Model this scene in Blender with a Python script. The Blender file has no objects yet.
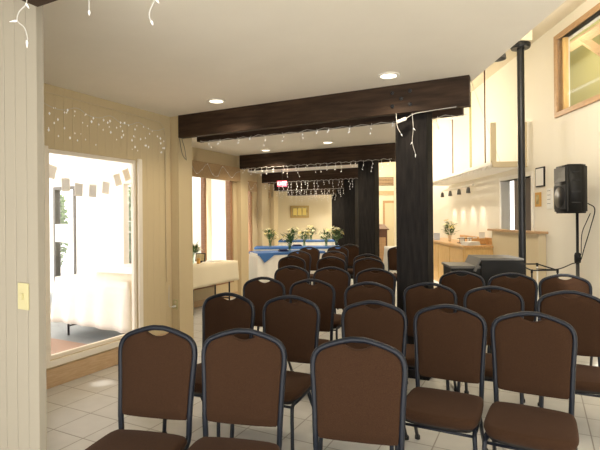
import bpy, bmesh, math, random
from mathutils import Vector, Matrix, Quaternion
random.seed(7)
sc = bpy.context.scene
C = bpy.context.collection
PI = math.pi
R = math.radians

# ------------------------------------------------------------------ directions of the building
# x to the right, y along the line of sight, z up; the beams run along U, the window walls along V,
# the hall (columns, ceiling edge, right wall) along W
V = Vector((0.454, 0.891, 0)); U = Vector((0.891, -0.454, 0)); W = Vector((0.0257, 0.99967, 0))
def uv(u, v, z=0.0):
    p = U*u + V*v
    return Vector((p.x, p.y, z))
HC = 1.47          # eye height
CL = 2.675          # low ceiling
CH = 4.2           # high ceiling
EDGE = 1.43        # edge of the low ceiling
RW = 3.5           # right wall

# ------------------------------------------------------------------ materials
def new_mat(name, col, rough=0.6, metal=0.0, spec=0.5):
    m = bpy.data.materials.new(name); m.use_nodes = True
    b = m.node_tree.nodes['Principled BSDF']
    b.inputs['Base Color'].default_value = (*col, 1)
    b.inputs['Roughness'].default_value = rough
    b.inputs['Metallic'].default_value = metal
    b.inputs['Specular IOR Level'].default_value = spec
    return m
def nd(m, t, **kw):
    n = m.node_tree.nodes.new(t)
    for k, v in kw.items(): setattr(n, k, v)
    return n
def lk(m, a, b): m.node_tree.links.new(a, b)
def bsdf(m): return m.node_tree.nodes['Principled BSDF']
def math_n(m, op, a, b=None):
    n = nd(m, 'ShaderNodeMath', operation=op)
    for i, x in enumerate((a, b)):
        if x is None: continue
        if isinstance(x, (int, float)): n.inputs[i].default_value = x
        else: lk(m, x, n.inputs[i])
    return n.outputs[0]
def noise_mix(m, c1, c2, scale, stretch=(1,1,1), detail=4, lo=.35, hi=.65, coord='Object', bump=0, dist=.01):
    tc = nd(m, 'ShaderNodeTexCoord'); mp = nd(m, 'ShaderNodeMapping')
    mp.inputs['Scale'].default_value = stretch
    lk(m, tc.outputs[coord], mp.inputs['Vector'])
    n = nd(m, 'ShaderNodeTexNoise'); n.inputs['Scale'].default_value = scale; n.inputs['Detail'].default_value = detail
    lk(m, mp.outputs[0], n.inputs['Vector'])
    r = nd(m, 'ShaderNodeValToRGB')
    r.color_ramp.elements[0].position = lo; r.color_ramp.elements[1].position = hi
    r.color_ramp.elements[0].color = (*c1, 1); r.color_ramp.elements[1].color = (*c2, 1)
    lk(m, n.outputs['Fac'], r.inputs[0]); lk(m, r.outputs[0], bsdf(m).inputs['Base Color'])
    if bump:
        b = nd(m, 'ShaderNodeBump'); b.inputs['Strength'].default_value = bump; b.inputs['Distance'].default_value = dist
        lk(m, n.outputs['Fac'], b.inputs['Height']); lk(m, b.outputs[0], bsdf(m).inputs['Normal'])
    return r
def board_mat(name, col, width, groove=.006, rough=.55, depth=.004, strength=.8):
    """painted tongue and groove boards running vertically, local X across the boards"""
    m = new_mat(name, col, rough, spec=.3)
    tc = nd(m, 'ShaderNodeTexCoord'); s = nd(m, 'ShaderNodeSeparateXYZ'); lk(m, tc.outputs['Object'], s.inputs[0])
    f = math_n(m, 'FRACT', math_n(m, 'MULTIPLY', s.outputs['X'], 1/width))
    d = math_n(m, 'ABSOLUTE', math_n(m, 'SUBTRACT', f, .5))
    h = math_n(m, 'MINIMUM', math_n(m, 'MULTIPLY', math_n(m, 'SUBTRACT', .5, d), width/groove), 1.0)
    b = nd(m, 'ShaderNodeBump'); b.inputs['Strength'].default_value = strength; b.inputs['Distance'].default_value = depth
    lk(m, h, b.inputs['Height']); lk(m, b.outputs[0], bsdf(m).inputs['Normal'])
    return m
def emis(name, col, s):
    m = new_mat(name, col, .5)
    bsdf(m).inputs['Emission Color'].default_value = (*col, 1); bsdf(m).inputs['Emission Strength'].default_value = s
    return m
def glass_mat(name, tint=(1,1,1), gl=.08):
    m = bpy.data.materials.new(name); m.use_nodes = True
    nt = m.node_tree; nt.nodes.remove(nt.nodes['Principled BSDF'])
    t = nd(m, 'ShaderNodeBsdfTransparent'); t.inputs[0].default_value = (*tint, 1)
    g = nd(m, 'ShaderNodeBsdfGlossy'); g.inputs['Roughness'].default_value = .02
    fr = nd(m, 'ShaderNodeLayerWeight')
    fac = math_n(m, 'ADD', math_n(m, 'MULTIPLY', math_n(m, 'POWER', fr.outputs['Facing'], 5.0), .5), .03)
    mx = nd(m, 'ShaderNodeMixShader')
    lk(m, fac, mx.inputs[0]); lk(m, t.outputs[0], mx.inputs[1]); lk(m, g.outputs[0], mx.inputs[2])
    lk(m, mx.outputs[0], nt.nodes['Material Output'].inputs[0])
    return m

M = {}
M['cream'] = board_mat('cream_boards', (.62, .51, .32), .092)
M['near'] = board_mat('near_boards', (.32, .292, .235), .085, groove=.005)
M['cream_plain'] = new_mat('cream_paint', (.62, .52, .345), .6, spec=.3)
M['right'] = board_mat('pale_boards', (.82, .78, .68), .30, groove=.008, depth=.003, strength=.4)
M['end'] = new_mat('end_paint', (.80, .73, .55), .6)
M['ceil'] = new_mat('ceiling_paint', (.74, .68, .59), .7, spec=.2)
noise_mix(M['ceil'], (.86,.81,.71), (.88,.83,.73), 3)
M['ceil_high'] = new_mat('high_ceiling_paint', (.78, .70, .54), .7, spec=.2)
M['trimwhite'] = new_mat('white_trim', (.86, .80, .70), .45)
M['trimwood'] = new_mat('light_wood_trim', (.50, .30, .15), .45)
noise_mix(M['trimwood'], (.52,.33,.17), (.42,.25,.12), 12, (1,1,8))
M['tanwood'] = new_mat('tan_base', (.55, .38, .22), .5)
noise_mix(M['tanwood'], (.58,.41,.25), (.50,.34,.19), 10, (1,1,8))
M['darkwood'] = new_mat('dark_timber', (.035, .022, .016), .65, spec=.25)
noise_mix(M['darkwood'], (.018,.010,.006), (.060,.034,.019), 3.0, (1,8,8), 8, .3, .7, bump=.4, dist=.01)
M['blackwood'] = new_mat('black_timber', (.014, .012, .012), .8, spec=.15)
noise_mix(M['blackwood'], (.006,.0055,.0055), (.018,.0155,.0145), 4.0, (8,8,1), 8, .3, .7, bump=.4, dist=.01)
M['fabric'] = new_mat('brown_fabric', (.10, .05, .03), .95, spec=.1)
noise_mix(M['fabric'], (.031,.0148,.0082), (.051,.026,.0135), 260, (1,1,1), 2, .3, .7, bump=.3, dist=.002)
bsdf(M['fabric']).inputs['Sheen Weight'].default_value = .08
bsdf(M['fabric']).inputs['Sheen Tint'].default_value = (.8,.55,.45,1)
M['frame'] = new_mat('blue_black_enamel', (.006, .009, .017), .45, spec=.35)
M['pan'] = new_mat('black_seat_pan', (.012, .011, .011), .6)
M['rubber'] = new_mat('black_rubber', (.015, .015, .015), .8)
M['black'] = new_mat('black_plastic', (.008, .008, .008), .5, spec=.25)
M['blackm'] = new_mat('black_metal', (.014, .014, .016), .35, .3)
M['grille'] = new_mat('speaker_grille', (.02, .02, .021), .6, 0, spec=.25)
M['grey'] = new_mat('grey_laminate', (.14, .135, .125), .5, spec=.3)
M['cloth'] = new_mat('white_linen', (.85, .84, .80), .9, spec=.1)
M['creamcloth'] = new_mat('cream_linen', (.76, .69, .53), .9, spec=.1)
M['bluecloth'] = new_mat('blue_satin', (.035, .14, .42), .6)
M['navy'] = new_mat('navy_napkin', (.01, .02, .09), .8)
M['maple'] = new_mat('maple_veneer', (.68, .44, .20), .4)
noise_mix(M['maple'], (.76,.50,.20), (.66,.41,.15), 6, (6,6,1))
M['mapletop'] = new_mat('maple_top', (.66, .38, .14), .3)
noise_mix(M['mapletop'], (.70,.42,.17), (.58,.32,.11), 6, (6,1,6))
M['white'] = new_mat('white_paint', (.88, .85, .78), .5)
M['plate'] = new_mat('almond_plastic', (.50, .46, .26), .4)
M['wire'] = new_mat('white_wire', (.58, .57, .54), .5)
M['bulb'] = emis('clear_bulb', (.85, .83, .80), .25)
M['steel'] = new_mat('steel', (.55, .55, .55), .3, .9)
M['glass'] = glass_mat('window_glass')
M['vase'] = glass_mat('vase_glass', (.85, .92, .88))
M['leaf'] = new_mat('green_leaf', (.05, .12, .02), .5)
M['lily'] = new_mat('cream_petal', (.90, .86, .60), .6)
M['yellow'] = new_mat('yellow_petal', (.85, .72, .25), .6)
M['shrub'] = new_mat('shrub_leaf', (.16, .26, .08), .7)
M['print'] = new_mat('photo_print', (.88, .88, .88), .5)
M['print2'] = new_mat('photo_image', (.74, .76, .80), .5)
M['redwood'] = new_mat('reddish_window_wood', (.36, .19, .10), .45)
noise_mix(M['redwood'], (.40,.22,.12), (.31,.16,.08), 12, (1,1,8))
M['valance'] = new_mat('tan_valance', (.42, .29, .16), .8)
noise_mix(M['valance'], (.45,.31,.17), (.37,.25,.13), 30)
M['gold'] = new_mat('gold_frame', (.55, .40, .16), .4, .2)
M['canvas'] = new_mat('ochre_canvas', (.50, .42, .18), .7)
noise_mix(M['canvas'], (.60,.52,.28), (.34,.24,.08), 9)
M['paper'] = new_mat('paper', (.85, .84, .80), .7)
M['ink'] = new_mat('ink', (.12, .12, .12), .7)
M['orange'] = new_mat('orange_wood', (.60, .32, .06), .5)
M['doorwood'] = new_mat('cream_door', (.66, .57, .38), .5)
M['walnut'] = new_mat('walnut', (.12, .05, .025), .5)
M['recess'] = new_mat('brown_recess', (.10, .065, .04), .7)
M['pot'] = new_mat('tan_ceramic', (.70, .55, .36), .5)
M['bluebox'] = new_mat('pale_blue_card', (.50, .56, .68), .6)
M['porch'] = board_mat('white_siding', (.88,.88,.86), .2, groove=.012)
# floor tiles laid along U and V
def tile_mat(name, c1, c2, grout, size, mortar=.012, rough=.3, brick=False):
    m = new_mat(name, c1, rough, spec=.5)
    tc = nd(m, 'ShaderNodeTexCoord'); mp = nd(m, 'ShaderNodeMapping'); mp.inputs['Rotation'].default_value = (0,0,R(27))
    lk(m, tc.outputs['Object'], mp.inputs['Vector'])
    b = nd(m, 'ShaderNodeTexBrick'); lk(m, mp.outputs[0], b.inputs['Vector'])
    b.offset = .5 if brick else 0.0; b.squash = 1.0
    b.inputs['Color1'].default_value = (*c1,1); b.inputs['Color2'].default_value = (*c2,1); b.inputs['Mortar'].default_value = (*grout,1)
    b.inputs['Scale'].default_value = 1.0; b.inputs['Brick Width'].default_value = size
    b.inputs['Row Height'].default_value = size*(.5 if brick else 1); b.inputs['Mortar Size'].default_value = mortar*.5
    b.inputs['Mortar Smooth'].default_value = .3
    n = nd(m, 'ShaderNodeTexNoise'); n.inputs['Scale'].default_value = 7; n.inputs['Detail'].default_value = 6
    lk(m, tc.outputs['Object'], n.inputs['Vector'])
    mx = nd(m, 'ShaderNodeMix', data_type='RGBA', blend_type='MULTIPLY'); mx.inputs[0].default_value = .35
    lk(m, b.outputs[0], mx.inputs[6]); lk(m, n.outputs['Color'], mx.inputs[7])
    r = nd(m, 'ShaderNodeValToRGB'); r.color_ramp.elements[0].position=.3; r.color_ramp.elements[0].color=(.72,.72,.72,1)
    r.color_ramp.elements[1].position=.7; r.color_ramp.elements[1].color=(1,1,1,1)
    lk(m, n.outputs['Fac'], r.inputs[0]); lk(m, r.outputs[0], mx.inputs[7])
    lk(m, mx.outputs[2], bsdf(m).inputs['Base Color'])
    bp = nd(m, 'ShaderNodeBump'); bp.inputs['Strength'].default_value=.5; bp.inputs['Distance'].default_value=.003; bp.invert=True
    lk(m, b.outputs['Fac'], bp.inputs['Height']); lk(m, bp.outputs[0], bsdf(m).inputs['Normal'])
    return m
M['tile'] = tile_mat('grey_tile', (.61,.605,.58), (.56,.555,.53), (.30,.28,.25), .305, .010, .32)
M['brick'] = tile_mat('brick_paving', (.42,.27,.20), (.36,.23,.17), (.34,.27,.22), .2, .01, .7, True)
M['slate'] = tile_mat('slate_paving', (.30,.33,.34), (.26,.29,.31), (.2,.2,.2), .4, .01, .5)

# ------------------------------------------------------------------ mesh helpers
def obj(name, bm, mat, parent=None, smooth=False, mats=None):
    me = bpy.data.meshes.new(name); bmesh.ops.recalc_face_normals(bm, faces=bm.faces[:]) if bm.faces else None
    bm.to_mesh(me); bm.free()
    if smooth:
        for p in me.polygons: p.use_smooth = True
    for mm in (mats or [mat]): me.materials.append(mm)
    o = bpy.data.objects.new(name, me); C.objects.link(o)
    if parent is not None: o.parent = parent
    return o
def thing(name, label, cat, loc=(0,0,0), rz=0, group=None):
    o = bpy.data.objects.new(name, None); C.objects.link(o); o.empty_display_size = .1
    o.location = loc; o.rotation_euler = (0,0,rz); o['label'] = label; o['category'] = cat
    if group: o['group'] = group
    return o
def tag(o, label, cat, group=None):
    o['label'] = label; o['category'] = cat
    if group: o['group'] = group
    return o
def struct(o):
    o['kind'] = 'structure'; return o
def dup(root, loc, rz, label, group=None):
    r = root.copy(); C.objects.link(r); r.location = loc; r.rotation_euler = (0,0,rz); r['label'] = label
    if group: r['group'] = group
    for ch in list(root.children):
        c = ch.copy(); C.objects.link(c); c.parent = r
        for g in ch.children:
            d = g.copy(); C.objects.link(d); d.parent = c
    return r
def bx(bm, x0, x1, y0, y1, z0, z1, mi=0, bev=0, mat=None):
    vs = [bm.verts.new((x,y,z)) for z in (z0,z1) for y in (y0,y1) for x in (x0,x1)]
    fs = [bm.faces.new([vs[i] for i in f]) for f in ((0,2,3,1),(4,5,7,6),(0,1,5,4),(2,6,7,3),(0,4,6,2),(1,3,7,5))]
    for f in fs: f.material_index = mi
    if bev:
        es = list({e for f in fs for e in f.edges})
        r = bmesh.ops.bevel(bm, geom=es, offset=bev, segments=2, affect='EDGES', profile=.6)
        allv = set(r['verts']) | {v for v in vs if v.is_valid}
        vs = list(allv)
    if mat is not None: bmesh.ops.transform(bm, matrix=mat, verts=[v for v in vs if v.is_valid])
    return vs
def box(*a, **k):
    bm = bmesh.new(); bx(bm, *a, **k); return bm
def tube(bm, pts, r, seg=8, cap=True, ry=None):
    """sweep; r a number or a list, ry = radius on the second axis"""
    pts = [Vector(p) for p in pts]; n = len(pts)
    T = []
    for i in range(n):
        a = pts[max(0,i-1)]; b = pts[min(n-1,i+1)]; T.append((b-a).normalized())
    up = Vector((0,0,1)) if abs(T[0].z) < .9 else Vector((0,1,0))
    N = (up - T[0]*up.dot(T[0])).normalized(); rings = []
    for i in range(n):
        if i:
            q = T[i-1].rotation_difference(T[i]); N = q @ N; N = (N - T[i]*N.dot(T[i])).normalized()
        B = T[i].cross(N); rr = r[i] if isinstance(r,(list,tuple)) else r; r2 = ry if ry else rr
        rings.append([bm.verts.new(pts[i] + N*math.cos(2*PI*k/seg)*rr + B*math.sin(2*PI*k/seg)*r2) for k in range(seg)])
    for i in range(n-1):
        for k in range(seg):
            bm.faces.new((rings[i][k], rings[i][(k+1)%seg], rings[i+1][(k+1)%seg], rings[i+1][k]))
    if cap:
        bm.faces.new(rings[0][::-1]); bm.faces.new(rings[-1])
def lathe(bm, prof, seg=20, loc=(0,0,0), rot=None):
    """prof = [(radius, z)]"""
    rings = []; loc = Vector(loc)
    def tr(p):
        p = Vector(p)
        if rot is not None: p = rot @ p
        return p + loc
    for r, z in prof:
        if r < 1e-6: rings.append([bm.verts.new(tr((0,0,z)))])
        else: rings.append([bm.verts.new(tr((r*math.cos(2*PI*k/seg), r*math.sin(2*PI*k/seg), z))) for k in range(seg)])
    for a, b in zip(rings, rings[1:]):
        for k in range(seg):
            k2 = (k+1)%seg
            if len(a)==1 and len(b)==1: continue
            if len(a)==1: bm.faces.new((a[0], b[k], b[k2]))
            elif len(b)==1: bm.faces.new((a[k], a[k2], b[0]))
            else: bm.faces.new((a[k], a[k2], b[k2], b[k]))
def smooth_path(pts, sub=6):
    """Catmull-Rom through the points"""
    P = [Vector(p) for p in pts]; P = [P[0]*2-P[1]] + P + [P[-1]*2-P[-2]]; out = []
    for i in range(1, len(P)-2):
        for k in range(sub):
            t = k/sub; a,b,c,d = P[i-1],P[i],P[i+1],P[i+2]
            out.append(.5*((2*b)+(c-a)*t+(2*a-5*b+4*c-d)*t*t+(3*b-a-3*c+d)*t**3))
    out.append(P[-2]); return out
def along(name, p0, direction, mat, z=0):
    """placement matrix whose local X runs along direction"""
    d = Vector(direction).normalized(); a = math.atan2(d.y, d.x)
    return Matrix.Translation((p0[0], p0[1], z)) @ Matrix.Rotation(a, 4, 'Z')
def wall(name, p0, p1, z0, z1, th, mat, holes=(), side=1):
    """wall with its visible face on the line p0-p1; thickness goes to the left of p0->p1 times side"""
    p0 = Vector((p0[0],p0[1],0)); p1 = Vector((p1[0],p1[1],0)); L = (p1-p0).length; d = (p1-p0).normalized()
    xs = sorted({0, L, *[h[0] for h in holes], *[h[1] for h in holes]}); zs = sorted({z0, z1, *[h[2] for h in holes], *[h[3] for h in holes]})
    bm = bmesh.new(); y0, y1 = (0, th) if side > 0 else (-th, 0)
    for i in range(len(xs)-1):
        for j in range(len(zs)-1):
            xm = (xs[i]+xs[i+1])/2; zm = (zs[j]+zs[j+1])/2
            if any(h[0]<xm<h[1] and h[2]<zm<h[3] for h in holes): continue
            bx(bm, xs[i], xs[i+1], y0, y1, zs[j], zs[j+1])
    bmesh.ops.remove_doubles(bm, verts=bm.verts[:], dist=1e-5)
    o = obj(name, bm, mat); o.location = (p0.x,p0.y,0); o.rotation_euler = (0,0,math.atan2(d.y,d.x))
    return struct(o)
def uvquad_prism(bm, pts, z0, z1):
    a = [bm.verts.new((p[0],p[1],z0)) for p in pts]; b = [bm.verts.new((p[0],p[1],z1)) for p in pts]
    bm.faces.new(a[::-1]); bm.faces.new(b); n = len(pts)
    for i in range(n): bm.faces.new((a[i],a[(i+1)%n],b[(i+1)%n],b[i]))

# ------------------------------------------------------------------ setting
def edge_pt(v, off=0):        # point of the ceiling edge line at coordinate v
    X0 = EDGE + off
    y = (v - .454*X0)/(.891 + .454*.0257); return (X0 + .0257*y, y)
BEAMV = [1.115, 4.38, 7.57, 10.75, 13.95, 17.1]
bays = [(-1.3, 1.47, -3.55), (1.47, 4.45, -3.84), (4.45, 7.5, -5.2), (7.5, 10.7, -6.65), (10.7, 13.9, -8.1), (13.9, 19.0, -9.9)]
def bay_poly(v0, v1, u): return [tuple(uv(u,v0)[:2]), tuple(edge_pt(v0)), tuple(edge_pt(v1)), tuple(uv(u,v1)[:2])]
bm = bmesh.new()
for v0, v1, u in bays:
    uvquad_prism(bm, bay_poly(v0, v1, u-.2), CL, CL+.3)
ceiling = struct(obj('ceiling', bm, M['ceil']))
bm = bmesh.new()
uvquad_prism(bm, [(-8,-4),(5.2,-4),(5.2,24),(-8,24)], -.06, -.03)
uvquad_prism(bm, [(EDGE-.2-.1,-4),(4.6,-4),(4.9,21.5),(EDGE+.3,21.5)], -.03, 0)
for v0, v1, u in bays:
    q = bay_poly(v0, v1, u-.05); uvquad_prism(bm, [q[0], edge_pt(v0,-.3), edge_pt(v1,-.3), q[3]], -.03, 0)
floor = struct(obj('floor', bm, M['tile']))
# high ceiling of the open hall
bm = bmesh.new()
ya, yb = -1.5, 21.0
uvquad_prism(bm, [(EDGE+.0257*ya,ya),(RW+.3+.0257*ya,ya),(RW+.3+.0257*yb,yb),(EDGE+.0257*yb,yb)], CH, CH+.2)
struct(obj('ceiling_high', bm, M['ceil_high']))
def wpt(x, y): return (x + .0257*y, y)
wall('wall_upper', wpt(EDGE-.12, -1), wpt(EDGE-.12, 21), CL+.3, CH, .1, M['right'])
# right wall: opening (serving hatch) and the high interior window
def wy(y): return (Vector(wpt(RW, y)) - Vector(wpt(RW, 2.0))).length
wall('wall_right', wpt(RW, 2.0), wpt(RW, 21), 0, CH, .16, M['right'],
     holes=[(wy(7.42), wy(8.62), 1.2, 2.12), (wy(5.0), wy(6.60), 2.94, 3.96)], side=-1)
wall('wall_right_back', wpt(RW,-3.0), wpt(RW,2.0), 0, CH, .16, M['right'], side=-1)
# room behind the hatch and behind the high window
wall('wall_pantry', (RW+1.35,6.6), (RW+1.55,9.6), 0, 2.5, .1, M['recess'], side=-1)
M['olive'] = new_mat('olive_paint', (.38,.37,.16), .6)
wall('wall_gallery', (RW+1.25,3.6), (RW+1.45,10.2), 2.5, 5.0, .1, M['olive'], side=-1)
wall('wall_gallery_end', (RW+.25,10.2), (RW+1.6,10.2), 2.5, 5.0, .1, M['olive'], side=1)
struct(obj('ceiling_gallery', box(RW+.25,RW+1.6,3.6,10.2,4.9,5.0), M['olive']))
# end wall
wall('wall_end', (-1.6,20.0), (4.3,20.0), 0, CH, .2, M['end'])
# left walls, one per bay
W0 = uv(-2.055, 1.37); W0b = uv(-4.6, 1.37)
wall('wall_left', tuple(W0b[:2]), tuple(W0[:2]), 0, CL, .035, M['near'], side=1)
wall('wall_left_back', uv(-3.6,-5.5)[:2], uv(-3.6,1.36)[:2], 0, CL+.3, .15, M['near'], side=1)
w1a, w1b = uv(-3.84, 1.53), uv(-3.84, 4.20)
G = (1.12, 2.155, .235, 2.11)       # glazed opening of the first bay
wall('wall_left_bay_1', w1a[:2], w1b[:2], 0, CL, .07, M['cream'], holes=[G], side=1)
def pier(name, u1, v0, dv, m):
    bm = bmesh.new(); bx(bm, 0, .3, 0, dv, 0, CL)
    o = obj(name, bm, m); o.location = uv(u1-.3, v0); o.rotation_euler = (0,0,math.atan2(U.y,U.x)); return struct(o)
pier('wall_left_pier_1', -3.72, 4.20, .24, M['cream'])
wall('wall_left_jog_1', uv(-3.9,4.50)[:2], uv(-5.2,5.25)[:2], 0, CL, .10, M['cream_plain'], side=-1)
w2a, w2b = uv(-5.12, 5.25), uv(-5.12, 7.40)
wall('wall_left_bay_2', w2a[:2], w2b[:2], 0, CL, .18, M['cream'], holes=[(.20, 2.03, .28, 2.42)], side=1)
pier('wall_left_pier_2', -5.03, 7.40, .25, M['cream'])
wall('wall_left_jog_2', uv(-5.2,7.68)[:2], uv(-6.65,8.6)[:2], 0, CL, .12, M['porch'], side=-1)
w3a, w3b = uv(-6.65, 8.6), uv(-6.65, 10.55)
wall('wall_left_bay_3', w3a[:2], w3b[:2], 0, CL, .18, M['cream'], holes=[(.3, 1.72, .28, 2.42)], side=1)
pier('wall_left_pier_3', -6.50, 10.55, .3, M['cream'])
wall('wall_left_jog_3', uv(-6.6,10.85)[:2], uv(-8.15,11.9)[:2], 0, CL, .12, M['cream_plain'], side=-1)
w4a, w4b = uv(-8.15, 11.9), uv(-8.15, 13.75)
wall('wall_left_bay_4', w4a[:2], w4b[:2], 0, CL, .18, M['cream'], holes=[(.4, 1.72, .28, 2.42)], side=1)
pier('wall_left_pier_4', -8.0, 13.75, .3, M['cream'])
wall('wall_left_bay_5', (-1.06,16.0), (-.94,20.0), 0, CL, .12, M['cream_plain'], side=1)

def local_frame(o, p0, d):
    o.location = (p0[0], p0[1], 0); o.rotation_euler = (0,0,math.atan2(d.y,d.x)); return o
def window(n, p0, d, a0, a1, z0, z1, trim, frame_w, mull=(), depth=.12, casing=.0, casing_mat=None, sill_mat=None):
    """frame in the wall opening (local x along the wall, y outward), pane, mullions, casing"""
    root = bpy.data.objects.new('window_%d' % n, None); C.objects.link(root); local_frame(root, p0, d); root['kind'] = 'structure'
    f = frame_w; bm = bmesh.new()
    bx(bm, a0, a0+f, .02, depth, z0, z1, bev=.004); bx(bm, a1-f, a1, .02, depth, z0, z1, bev=.004)
    bx(bm, a0+f, a1-f, .02, depth, z1-f, z1, bev=.004); bx(bm, a0+f, a1-f, .02, depth, z0, z0+f, bev=.004)
    obj('window_frame', bm, trim, root)
    for mx in mull:
        bm = bmesh.new(); bx(bm, mx-.03, mx+.03, .03, depth-.01, z0+f, z1-f, bev=.004); obj('mullion', bm, trim, root)
    bm = bmesh.new(); bx(bm, a0+f, a1-f, depth*.5, depth*.5+.006, z0+f, z1-f); obj('window_pane', bm, M['glass'], root)
    if casing:
        bm = bmesh.new(); c = casing
        bx(bm, a0-c, a0, -.02, 0, z0-c, z1+c*.3, bev=.004); bx(bm, a1, a1+c, -.02, 0, z0-c, z1+c*.3, bev=.004); bx(bm, a0, a1, -.02, 0, z0-c, z0, bev=.004)
        obj('window_casing', bm, casing_mat or trim, root)
    return root
window(1, w1a, V, G[0], G[1], G[2], G[3], M['trimwhite'], .035, depth=.06, casing=.055, casing_mat=M['trimwhite'])
window(2, w2a, V, .20, 2.03, .28, 2.42, M['redwood'], .07, mull=(1.24,))
window(3, w3a, V, .3, 1.72, .28, 2.42, M['redwood'], .07, mull=(1.0,))
window(4, w4a, V, .4, 1.72, .28, 2.42, M['redwood'], .07, mull=(1.1,))
# high interior window in the right wall
bm = bmesh.new(); ax, bx_ = wy(5.0), wy(6.60)
root = bpy.data.objects.new('window_5', None); C.objects.link(root); root['kind']='structure'; local_frame(root, wpt(RW,2.0), W)
for a in ((ax-.07, ax+.0, 2.87, 4.03), (bx_, bx_+.07, 2.87, 4.03)): bx(bm, a[0], a[1], -.10, .03, a[2], a[3], bev=.004)
bx(bm, ax, bx_, -.10, .03, 2.87, 2.94, bev=.004); bx(bm, ax, bx_, -.10, .03, 3.96, 4.03, bev=.004)
obj('window_frame', bm, M['trimwood'], root)
obj('window_pane', box(ax, bx_, -.05, -.044, 2.94, 3.96), M['glass'], root)
obj('mullion', box(bx_-.10, bx_-.07, -.09, -.02, 2.94, 3.96), M['maple'], root)
# slanted rafters of the gallery room seen through it
bm = bmesh.new()
tube(bm, [(4.62,6.6,3.55),(4.62,7.6,4.35)], .07, 4); tube(bm, [(4.62,6.0,4.35),(4.62,9.3,4.35)], .09, 4)
struct(obj('trim_2', bm, M['tanwood']))

# baseboards and trims
def strip(name, p0, d, L, z0, z1, t, mat, y=0):
    bm = bmesh.new(); bx(bm, 0, L, y-t, y, z0, z1, bev=.004); o = obj(name, bm, mat); local_frame(o, p0, d); return struct(o)
strip('baseboard_left', w1a, V, 2.67, 0, .165, .018, M['tanwood'])
strip('baseboard_left_bay_2', w2a, V, 2.15, 0, .10, .018, M['tanwood'])
strip('baseboard_left_pier', uv(-3.84,4.20), U, .16, 0, .10, .018, M['tanwood'])
o = strip('baseboard_right', wpt(RW,2.0), W, 6.0, 0, .10, .018, M['white']); o.location.x -= .0
for v in o.data.vertices: v.co.y = v.co.y + .018 if v.co.y < 0 else v.co.y + .018
# the picture light conduit and cable of the first bay wall
def wallpt(p0, d, a, out, z):      # point on a wall: a along, out into the room
    n = Vector((d.y, -d.x, 0)); p = Vector((p0[0],p0[1],0)) + d*a + n*out; return Vector((p.x,p.y,z))
bm = bmesh.new()
tube(bm, smooth_path([wallpt(w1a,V,.9,.008,2.60), wallpt(w1a,V,1.6,.008,2.595), wallpt(w1a,V,2.4,.008,2.585), wallpt(w1a,V,2.52,.008,2.56), wallpt(w1a,V,2.57,.01,2.45),
    wallpt(w1a,V,2.575,.01,2.2), wallpt(w1a,V,2.575,.01,1.2), wallpt(w1a,V,2.58,.012,.75)]), .006, 6)
tag(obj('cable', bm, M['cream_plain'], smooth=True), 'thin cream cable run along the top of the glazed wall and down to the outlet', 'cable')
# outlet and switch
def plate(name, p0, d, a, z, w, h, label, kind):
    t = thing(name, label, 'switch' if kind=='s' else 'outlet', wallpt(p0,d,a,0,z), math.atan2(d.y,d.x))
    obj('plate', box(-w/2,w/2,-.007,0,-h/2,h/2,bev=.002), M['plate'], t)
    if kind=='s': obj('toggle', box(-.006,.006,-.018,-.007,-.014,.014,bev=.002), M['plate'], t)
    else:
        for s in (-1,1):
            bm = bmesh.new(); lathe(bm, [(0,0),(.016,0),(.016,.004),(0,.004)], 14, (0,-.007,s*.025), Matrix.Rotation(PI/2,3,'X')); obj('socket', bm, M['cream_plain'], t)
    return t
plate('light_switch', W0, U, -.105, 1.115, .078, .125, 'almond light switch plate on the grooved wall at the left edge', 's')
plate('power_outlet', uv(-3.82,4.20), U, .04, .48, .075, .115, 'almond power outlet low on the pier under the first beam end', 'o')
# plug hanging out of it
bm = bmesh.new(); q = wallpt(uv(-3.82,4.20),U,.04,.0,.48)
tube(bm, [q+Vector((0,0,-.02)), q+Vector((-.02,-.05,-.02))], .014, 8); tube(bm, smooth_path([q+Vector((-.02,-.05,-.02)), q+Vector((-.06,-.05,-.01)), q+Vector((-.07,-.03,.1)), q+Vector((-.075,.0,.26))]), .004, 6)
tag(obj('plug', bm, M['wire'], smooth=True), 'white plug and lead pushed into the outlet on the pier', 'plug')

# ------------------------------------------------------------------ beams and columns
def make_beam(k, label, Lfrom, Lto, loc_v):
    t = thing('ceiling_beam', label, 'beam', uv(0, loc_v, CL-.26), math.atan2(U.y,U.x), 'dark timber ceiling beams')
    for name, y0, y1, cut in (('near_timber', -.205, -.125, 0), ('far_timber', .125, .205, 0.10)):
        obj(name, box(Lfrom, Lto-cut, y0, y1, 0, .26, bev=.006), M['darkwood'], t)
    return t
def u_edge(v, off=0):
    p = Vector((*edge_pt(v, off), 0)); return p.dot(U)
pierU = [-2.02, -3.72, -5.05, -6.52, -8.0, -9.2]
blab = ['dark timber beam crossing overhead, only its left end in the top left corner',
        'dark double timber beam with bolts, the nearest one across the room on the black post',
        'dark timber beam behind the nearest one, second from the camera across the room',
        'dark timber beam just before the red exit sign, third across the room',
        'dark timber beam behind the exit sign, hung with icicle lights, fourth across the room',
        'farthest dark timber beam right in front of the end wall']
beams = []
for k, v in enumerate(BEAMV):
    lo = pierU[k] + (0.0 if k in (0,) else .02)
    if k == 0: lo = -1.968
    b = make_beam(k, blab[k], lo, u_edge(v), v+.0); beams.append(b)
for (a, c) in ((0,0),(.10,.06),(.10,-.06),(-.10,.06),(-.10,-.06)):
    bm = bmesh.new(); lathe(bm, [(0,0),(.018,0),(.018,.008),(.009,.012),(.009,.02),(0,.02)], 10, (0,0,0), Matrix.Rotation(PI/2,3,'X'))
    o = obj('bolt', bm, M['blackm'], beams[1], smooth=False); u1 = Vector((1.02,4.3,0)).dot(U); o.location = (u1-.05+a*.8, -.205, .13+c)
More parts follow.
